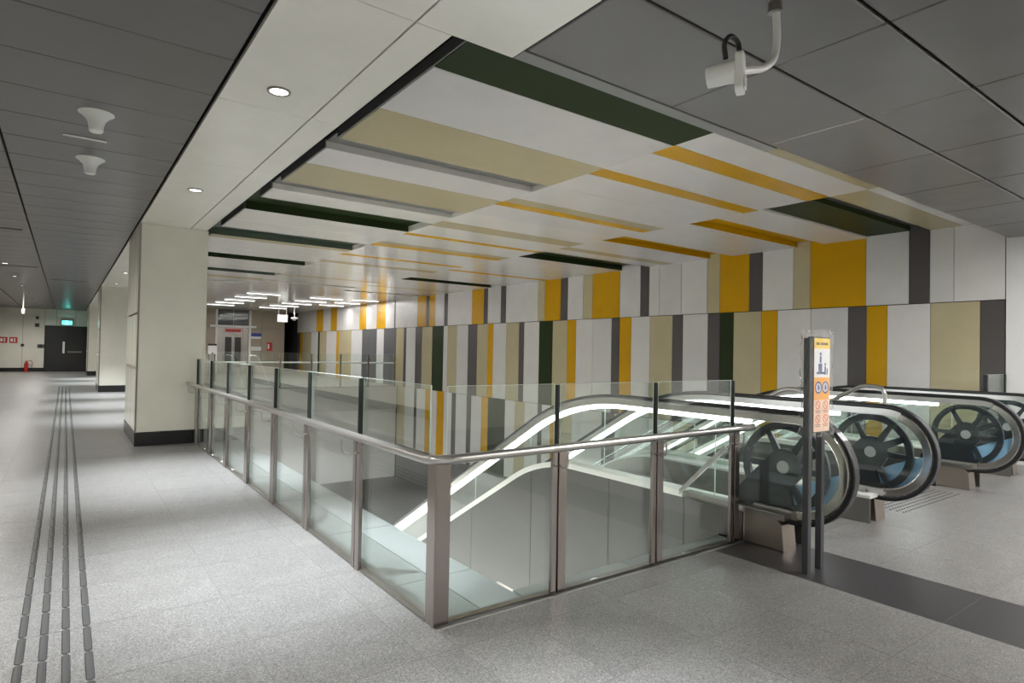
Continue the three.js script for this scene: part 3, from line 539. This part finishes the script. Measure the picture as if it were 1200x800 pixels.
// ---- stair between the escalators
{
  const t = thing('staircase', 'granite stair going down between the two escalators', 'stairs', [7.55, 0, -3.2]);
  for (let k = 0; k < 22; k++) part(t, 'stair_step', bx(6.5, 8.68, -0.17 * (k + 1) - 0.2, -0.17 * (k + 1), -3.14 - 0.29 * (k + 1), -3.135 - 0.29 * k), M.granite3);
  for (const x of [6.62, 8.55]) {
    part(t, 'handrail', piped([[x, 0.3, -3.49], [x, 1.18, -3.49], [x, 1.195, -3.76], [x, -2.5, -10.1]], 0.026, 0.1), M.steel, 'bent stainless steel stair handrail');
    for (let k = 0; k < 4; k++) { const z = -4.4 - k * 1.5; const yr = 1.195 - (-3.76 - z) * 0.583; part(t, 'rail_post', tube([[x, yr - 1.1, z], [x, yr - 0.03, z]], 0.02, 2, 10), M.steel); }
  }
}
{
  const list = [];
  for (let i = 0; i < 25; i++) for (let j = 0; j < 6; j++) { const g = new THREE.CylinderGeometry(0.008, 0.012, 0.005, 8); g.translate(6.87 + i * 0.062, 0.003, -2.93 + j * 0.062); list.push(g); }
  const m = new THREE.Mesh(merged(list), M.barGrey); m.name = 'warning_studs'; m.castShadow = m.receiveShadow = true;
  m.userData = { label: 'field of small dark warning studs on the floor at the stair head', category: 'tactile paving', kind: 'stuff' }; scene.add(m);
}
// ---- anti-climb fin between railing end and escalator
{
  const t = thing('glass_fin', 'small slanted glass fin with steel edge between railing end and escalator deck', 'glass fin', [4.6, 0, -3.3]);
  part(t, 'glass_pane', prism([[3.6, 0.3], [3.14, 0.3], [3.14, 0.76]], 4.6, 4.61), M.glass);
  part(t, 'edge_bar', prism([[3.62, 0.262], [3.62, 0.31], [3.15, 0.78], [3.12, 0.75]], 4.594, 4.616, 0.003), M.steel);
}

// ================================================================ SIGN STAND
{
  const t = thing('sign_stand', 'dark two-legged sign stand wrapped in clear plastic, with orange and white notices', 'sign stand', [4.45, 0, -2.3]);
  for (const [a, b, h] of [[4.30, 4.35, 1.69], [4.485, 4.535, 1.0]]) part(t, 'leg', cbx(a, b, 0, h, -2.3, -2.255, 0.004), M.post);
  part(t, 'sign_box', cbx(4.352, 4.592, 1.0, 1.70, -2.3, -2.252, 0.005), M.post);
  // printed face
  const cv = document.createElement('canvas'); cv.width = 256; cv.height = 832; const c = cv.getContext('2d');
  const R = (col, x, y, w, h) => { c.fillStyle = col; c.fillRect(x, y, w, h); };
  R('#e9dfcf', 0, 0, 256, 832); R('#efc84a', 0, 0, 256, 92); R('#6b5a2a', 30, 38, 60, 22); R('#6b5a2a', 104, 38, 120, 22);
  R('#e4e4e6', 8, 96, 240, 250);
  c.fillStyle = '#3a4b78'; c.beginPath(); c.arc(104, 140, 16, 0, 7); c.fill(); R('#3a4b78', 90, 160, 28, 60); R('#3a4b78', 70, 226, 60, 90); c.beginPath(); c.arc(180, 232, 13, 0, 7); c.fill(); R('#3a4b78', 168, 250, 24, 76); R('#3a4b78', 204, 270, 18, 56); R('#3a4b78', 40, 300, 150, 20);
  R('#efa53c', 0, 350, 256, 200);
  for (const x of [72, 186]) { c.strokeStyle = '#3c4a80'; c.lineWidth = 14; c.fillStyle = '#c9cbd6'; c.beginPath(); c.arc(x, 440, 48, 0, 7); c.fill(); c.stroke(); c.fillStyle = '#3c4a80'; c.fillRect(x - 10, 416, 20, 48); c.fillRect(x - 10, 436, 34, 14); }
  R('#eecbb0', 0, 550, 256, 282);
  for (const [x, y] of [[66, 596], [190, 596], [66, 720], [190, 720]]) { c.strokeStyle = '#d26a50'; c.lineWidth = 10; c.beginPath(); c.arc(x, y, 34, 0, 7); c.stroke(); c.beginPath(); c.moveTo(x - 24, y - 24); c.lineTo(x + 24, y + 24); c.stroke(); R('#b07a78', x - 44, y + 46, 88, 10); R('#b07a78', x - 36, y + 62, 72, 8); }
  const tx = new THREE.CanvasTexture(cv); tx.colorSpace = THREE.SRGBColorSpace;
  const pl = new THREE.PlaneGeometry(0.226, 0.68); pl.translate(4.472, 1.35, -2.2512);
  part(t, 'printed_face', pl, new THREE.MeshStandardMaterial({ map: tx, roughness: 0.45 }), 'printed orange, white and pink notice');
  // crumpled clear wrap
  const g = new THREE.CylinderGeometry(1, 1, 1, 36, 26, true), p = g.attributes.position;
  for (let i = 0; i < p.count; i++) {
    const a = Math.atan2(p.getZ(i), p.getX(i)), h = p.getY(i) + 0.5, k = Math.max(Math.abs(Math.cos(a)), Math.abs(Math.sin(a)));
    const wob = 0.006 * Math.sin(a * 7 + h * 31) + 0.005 * Math.sin(a * 11 - h * 47) + (h > 0.94 ? (h - 0.94) * 0.25 * Math.sin(a * 9) : 0), flare = h < 0.12 ? (0.12 - h) * 0.12 : 0;
    p.setXYZ(i, 4.446 + Math.cos(a) / k * (0.158 + wob + flare), 0.98 + h * 0.77 + (h > 0.95 ? 0.012 * Math.sin(a * 5) : 0), -2.277 + Math.sin(a) / k * (0.042 + wob + flare));
  }
  g.computeVertexNormals();
  part(t, 'plastic_wrap', g, M.wrap, 'crumpled clear plastic wrap');
}

// ================================================================ CCTV CAMERA ON BENT PIPE
{
  const t = thing('security_camera', 'white security camera on a bent white pipe under the dark ceiling', 'camera', [2.985, CEIL, -1.77]);
  const z = -1.77;
  part(t, 'ceiling_mount', disc(0.035, 0.05, 2.985, CEIL - 0.025, z), M.steelDark);
  part(t, 'pipe', tube([[2.985, CEIL, z], [3.0, 3.34, z], [3.005, 3.22, z], [2.975, 3.12, z], [2.88, 3.045, z], [2.76, 3.0, z], [2.66, 2.965, z]], 0.02, 48, 14), M.plastic, 'white bent pipe');
  const dir = V(-0.42, -0.06, -0.9).normalize(), P = V(2.635, 2.955, z + 0.01);
  const body = new THREE.CylinderGeometry(0.05, 0.056, 0.14, 24); body.applyQuaternion(new THREE.Quaternion().setFromUnitVectors(V(0, 1, 0), dir)); body.translate(P.x + dir.x * 0.072, P.y + dir.y * 0.072, P.z + dir.z * 0.072);
  part(t, 'camera_body', body, M.plastic);
  const sh = new THREE.Shape(); { const w = 0.045, h = 0.1; sh.moveTo(-w, -h + 0.03); sh.quadraticCurveTo(-w, -h, 0, -h); sh.quadraticCurveTo(w, -h, w, -h + 0.03); sh.lineTo(w, h - 0.03); sh.quadraticCurveTo(w, h, 0, h); sh.quadraticCurveTo(-w, h, -w, h - 0.03); }
  const pg = new THREE.ExtrudeGeometry(sh, { depth: 0.03, bevelEnabled: true, bevelSize: 0.004, bevelThickness: 0.004, bevelSegments: 2 }); pg.rotateY(0.437); pg.translate(P.x, P.y - 0.015, P.z);
  part(t, 'mount_plate', pg, M.plastic);
  const lb = bx(-0.025, 0.025, -0.03, 0.03, 0, 0.006); lb.rotateY(0.437); lb.translate(P.x + 0.016, P.y - 0.065, P.z + 0.034); part(t, 'white_label', lb, M.white);
  part(t, 'cable', tube([[2.6, 3.02, z - 0.03], [2.59, 3.09, z - 0.03], [2.625, 3.135, z - 0.02], [2.675, 3.11, z - 0.01], [2.68, 3.04, z - 0.01]], 0.013, 30, 10), M.black, 'black cable loop');
}
// ================================================================ CEILING FITTINGS IN THE CORRIDOR
for (const [z, label] of [[-5.97, 'white bell-shaped antenna dome on the dark ceiling before the thin white bar'], [-7.475, 'white bell-shaped antenna dome on the dark ceiling beyond the thin white bar']]) {
  const t = thing('ceiling_antenna', label, 'antenna', [0.155, CEIL, z]);
  part(t, 'dome', lathe([[0.0, -0.15], [0.045, -0.15], [0.05, -0.145], [0.053, -0.1], [0.065, -0.06], [0.1, -0.022], [0.125, -0.006], [0.125, 0]], 0.155, CEIL, z), M.plastic);
  part(t, 'dome_tip', disc(0.04, 0.006, 0.155, CEIL - 0.152, z), M.white);
}
{
  const t = thing('ceiling_bar', 'thin white bar on the dark ceiling between the two antenna domes', 'ceiling bar', [0.095, CEIL, -6.737]);
  part(t, 'bar', cbx(-0.07, 0.26, CEIL - 0.012, CEIL, -6.75, -6.724, 0.003), M.white);
}
for (const [x0, x1, z, where] of [[-1.8, -0.62, -12.95, 'level with the wide first column'], [-1.8, -0.6, -19.1, 'midway between first and second column'], [-0.4, 0.5, -22.3, 'beside the second column']]) {
  const t = thing('air_slot', `long black air slot in the corridor ceiling ${where}`, 'air vent', [(x0 + x1) / 2, CEIL, z], 'ceiling air slots');
  part(t, 'frame', cbx(x0, x1, CEIL - 0.01, CEIL, z - 0.05, z + 0.05, 0.003), M.steelDark); part(t, 'slot', bx(x0 + 0.02, x1 - 0.02, CEIL - 0.012, CEIL - 0.01, z - 0.03, z + 0.03), M.black);
}
{
  const t = thing('hanging_camera', 'small camera hanging on a thin pole from the corridor ceiling', 'camera', [-1.195, CEIL, -26.5]);
  part(t, 'pole', tube([[-1.195, CEIL, -26.5], [-1.195, 2.7, -26.5]], 0.02, 2, 10), M.plastic); part(t, 'camera_body', lathe([[0, -0.2], [0.05, -0.18], [0.055, -0.02], [0.03, 0], [0, 0]], -1.195, 2.72, -26.5, 20), M.plastic);
}
// ================================================================ END OF THE CORRIDOR
{
  const d = struct('door_1', 'black steel fire door at the far end of the corridor', [0, 0, Z_BACK]);
  part(d, 'door_frame', merged([bx(-0.95, -0.88, 0, 2.52, Z_BACK - 0.05, Z_BACK + 0.03), bx(0.89, 0.96, 0, 2.52, Z_BACK - 0.05, Z_BACK + 0.03), bx(-0.88, 0.89, 2.45, 2.52, Z_BACK - 0.05, Z_BACK + 0.03)]), M.black);
  for (const [a, b] of [[-0.88, 0.0], [0.004, 0.89]]) {
    const leaf = part(d, 'door_leaf', cbx(a, b, 0.005, 2.45, Z_BACK - 0.05, Z_BACK - 0.01), M.doorDark);
    if (a > 0) part(leaf, 'push_bar', cbx(0.08, 0.74, 1.04, 1.12, Z_BACK - 0.01, Z_BACK + 0.05), M.steelDark);
    else part(leaf, 'vision_plate', cbx(-0.14, -0.04, 1.0, 1.65, Z_BACK - 0.01, Z_BACK + 0.004), M.white, 'white vertical door plate');
  }
  const e = thing('exit_sign', 'glowing green exit sign above the black corridor door', 'exit sign', [0.03, 2.72, Z_BACK]);
  part(e, 'sign_case', cbx(-0.24, 0.3, 2.56, 2.9, Z_BACK, Z_BACK + 0.08), M.steelDark); part(e, 'lit_sign_face', bx(-0.21, 0.27, 2.59, 2.82, Z_BACK + 0.08, Z_BACK + 0.085), LM.exit, 'glowing green face');
  const pic = part(e, 'running_figure', merged([bx(-0.1, -0.06, 2.63, 2.74, Z_BACK + 0.085, Z_BACK + 0.088), bx(-0.12, 0, 2.7, 2.72, Z_BACK + 0.085, Z_BACK + 0.088), bx(0.08, 0.18, 2.63, 2.78, Z_BACK + 0.085, Z_BACK + 0.088)]), M.white); pic.userData.label = 'white pictogram';
  const pl = new THREE.PointLight(rgb(0.1, 0.9, 0.8), 0.2, 0, 2); pl.position.set(0.03, 2.7, Z_BACK + 0.2); pl.castShadow = true; scene.add(pl);
  for (const [x, label] of [[-2.68, 'square red fire notice on the cream wall, farther from the black door'], [-2.26, 'square red fire notice on the cream wall, nearer the black door']]) {
    const t = thing('fire_notice', label, 'sign', [x, 1.5, Z_BACK], 'red fire notices'); part(t, 'sign_plate', cbx(x - 0.17, x + 0.17, 1.52, 1.84, Z_BACK, Z_BACK + 0.012), M.red);
    part(t, 'white_symbol', merged([bx(x - 0.12, x - 0.02, 1.6, 1.76, Z_BACK + 0.012, Z_BACK + 0.015), bx(x + 0.03, x + 0.08, 1.58, 1.78, Z_BACK + 0.012, Z_BACK + 0.015)]), M.white);
  }
  const fx = thing('fire_extinguisher', 'red fire extinguisher standing on the floor by the cream end wall', 'extinguisher', [-1.68, 0, Z_BACK + 0.2]);
  part(fx, 'cylinder', lathe([[0, 0], [0.09, 0], [0.095, 0.02], [0.095, 0.42], [0.06, 0.5], [0.03, 0.53], [0, 0.53]], -1.68, 0.005, Z_BACK + 0.2, 24), M.red);
  part(fx, 'valve', cbx(-1.72, -1.64, 0.53, 0.58, Z_BACK + 0.17, Z_BACK + 0.23), M.black); part(fx, 'hose', tube([[-1.66, 0.55, Z_BACK + 0.2], [-1.5, 0.6, Z_BACK + 0.2], [-1.42, 0.45, Z_BACK + 0.2], [-1.45, 0.3, Z_BACK + 0.2]], 0.014, 20, 8), M.red);
  for (const [x, y, w, h, label] of [[-1.88, 1.42, 0.14, 0.14, 'small black square switch box between red notices and door'], [-1.1, 1.38, 0.3, 0.2, 'small dark call point box beside the black door'], [-1.28, 2.52, 0.2, 0.2, 'dark round alarm sounder on the cream wall, lower one'], [-1.28, 2.92, 0.13, 0.16, 'dark small alarm beacon on the cream wall, upper one']]) {
    const t = thing('wall_device', label, 'wall device', [x, y, Z_BACK]); part(t, 'back_plate', cbx(x - w / 2, x + w / 2, y - h / 2, y + h / 2, Z_BACK, Z_BACK + 0.03), M.doorGrey); part(t, 'cover', disc(Math.min(w, h) * 0.4, 0.03, x, y, Z_BACK + 0.045, 'z'), M.black);
  }
}
// ================================================================ FAR HALL: LIFT AND SIGNS
{
  const Z = Z_BACK2, t = thing('lift_front', 'glass and steel lift front in the tan end wall with a red sign', 'lift', [7.85, 0, Z]);
  for (const x of [6.95, 8.76]) part(t, 'frame_post', cbx(x - 0.06, x + 0.06, 0, 3.69, Z - 0.06, Z + 0.06), M.white);
  part(t, 'transom', cbx(6.6, 9.1, 2.66, 2.78, Z - 0.02, Z + 0.1), M.white);
  part(t, 'side_panel', cbx(7.02, 7.34, 0, 2.66, Z - 0.08, Z - 0.02), M.steelDark); part(t, 'side_panel', cbx(8.37, 8.69, 0, 2.66, Z - 0.08, Z - 0.02), M.steelDark);
  part(t, 'head_panel', cbx(7.35, 8.36, 2.22, 2.66, Z - 0.08, Z - 0.02), M.steelDark);
  for (const [a, b] of [[7.35, 7.84], [7.87, 8.36]]) { const l = part(t, 'lift_door', cbx(a, b, 0.005, 2.21, Z - 0.07, Z - 0.04), M.steelDark); part(l, 'door_glass', bx(a + 0.08, b - 0.06, 0.35, 2.1, Z - 0.04, Z - 0.036), M.black, 'dark glass panel'); }
  for (const [a, b] of [[7.02, 7.84], [7.87, 8.69]]) for (const [y0, y1] of [[2.8, 3.22], [3.24, 3.68]]) part(t, 'upper_glass', bx(a, b, y0, y1, Z - 0.03, Z - 0.02), M.glassDark);
  part(t, 'red_sign', cbx(7.43, 8.27, 2.4, 2.58, Z, Z + 0.04), M.red, 'red lift sign');
  const sg = (name, label, x0, x1, y0, y1, mat, z = Z, extra) => { const o = thing(name, label, 'sign', [(x0 + x1) / 2, y0, z]); part(o, 'sign_plate', cbx(x0, x1, y0, y1, z, z + 0.02), mat); if (extra) extra(o); return o; };
  sg('wall_sign', 'blue and white sign on the tan wall beside the lift', 8.84, 9.41, 2.04, 2.37, M.white, Z, o => part(o, 'blue_field', bx(8.84, 9.41, 2.17, 2.37, Z + 0.02, Z + 0.024), M.blue, 'blue upper half'));
  sg('wall_sign', 'plain white notice on the tan wall beside the lift', 8.84, 9.43, 1.33, 1.57, M.white);
  sg('wall_sign', 'red fire hose sign on the tan wall right of the lift', 9.75, 10.06, 1.34, 1.84, M.red, Z, o => part(o, 'white_field', bx(9.79, 9.88, 1.45, 1.74, Z + 0.02, Z + 0.024), M.white));
  const h = thing('hanging_sign', 'white direction sign hanging on two rods near the dark passage', 'sign', [9.17, 2.9, -33]);
  part(h, 'sign_box', cbx(8.92, 9.43, 2.89, 3.27, -33.04, -32.96), M.white); for (const x of [8.98, 9.37]) part(h, 'rod', tube([[x, 3.27, -33], [x, HIGH, -33]], 0.015, 2, 8), M.white);
  const k = thing('dome_camera', 'white dome camera hanging on a rod beside the white hanging sign', 'camera', [9.49, 3.0, -32]);
  part(k, 'rod', tube([[9.49, 3.12, -32], [9.49, HIGH, -32]], 0.018, 2, 8), M.white); part(k, 'dome_body', lathe([[0, -0.1], [0.06, -0.09], [0.1, -0.04], [0.17, 0], [0.17, 0.05], [0.05, 0.07], [0, 0.07]], 9.49, 3.05, -32, 24), M.plastic);
  const n = thing('notice_stand', 'white notice on a low black stand behind the glass railing near the column', 'notice stand', [5.3, 0, -30]);
  part(n, 'notice', cbx(5.14, 5.47, 1.2, 1.58, -30.01, -29.98), M.white); part(n, 'stand_frame', merged([bx(5.12, 5.49, 1.58, 1.66, -30.04, -29.97), bx(5.16, 5.2, 0, 1.2, -30.02, -29.99), bx(5.41, 5.45, 0, 1.2, -30.02, -29.99), bx(5.1, 5.5, 0, 0.03, -30.15, -29.85)]), M.black);
}
scene.traverse(o => { if (o.isMesh) { o.castShadow = true; o.receiveShadow = true; } });
renderer.render(scene, camera);
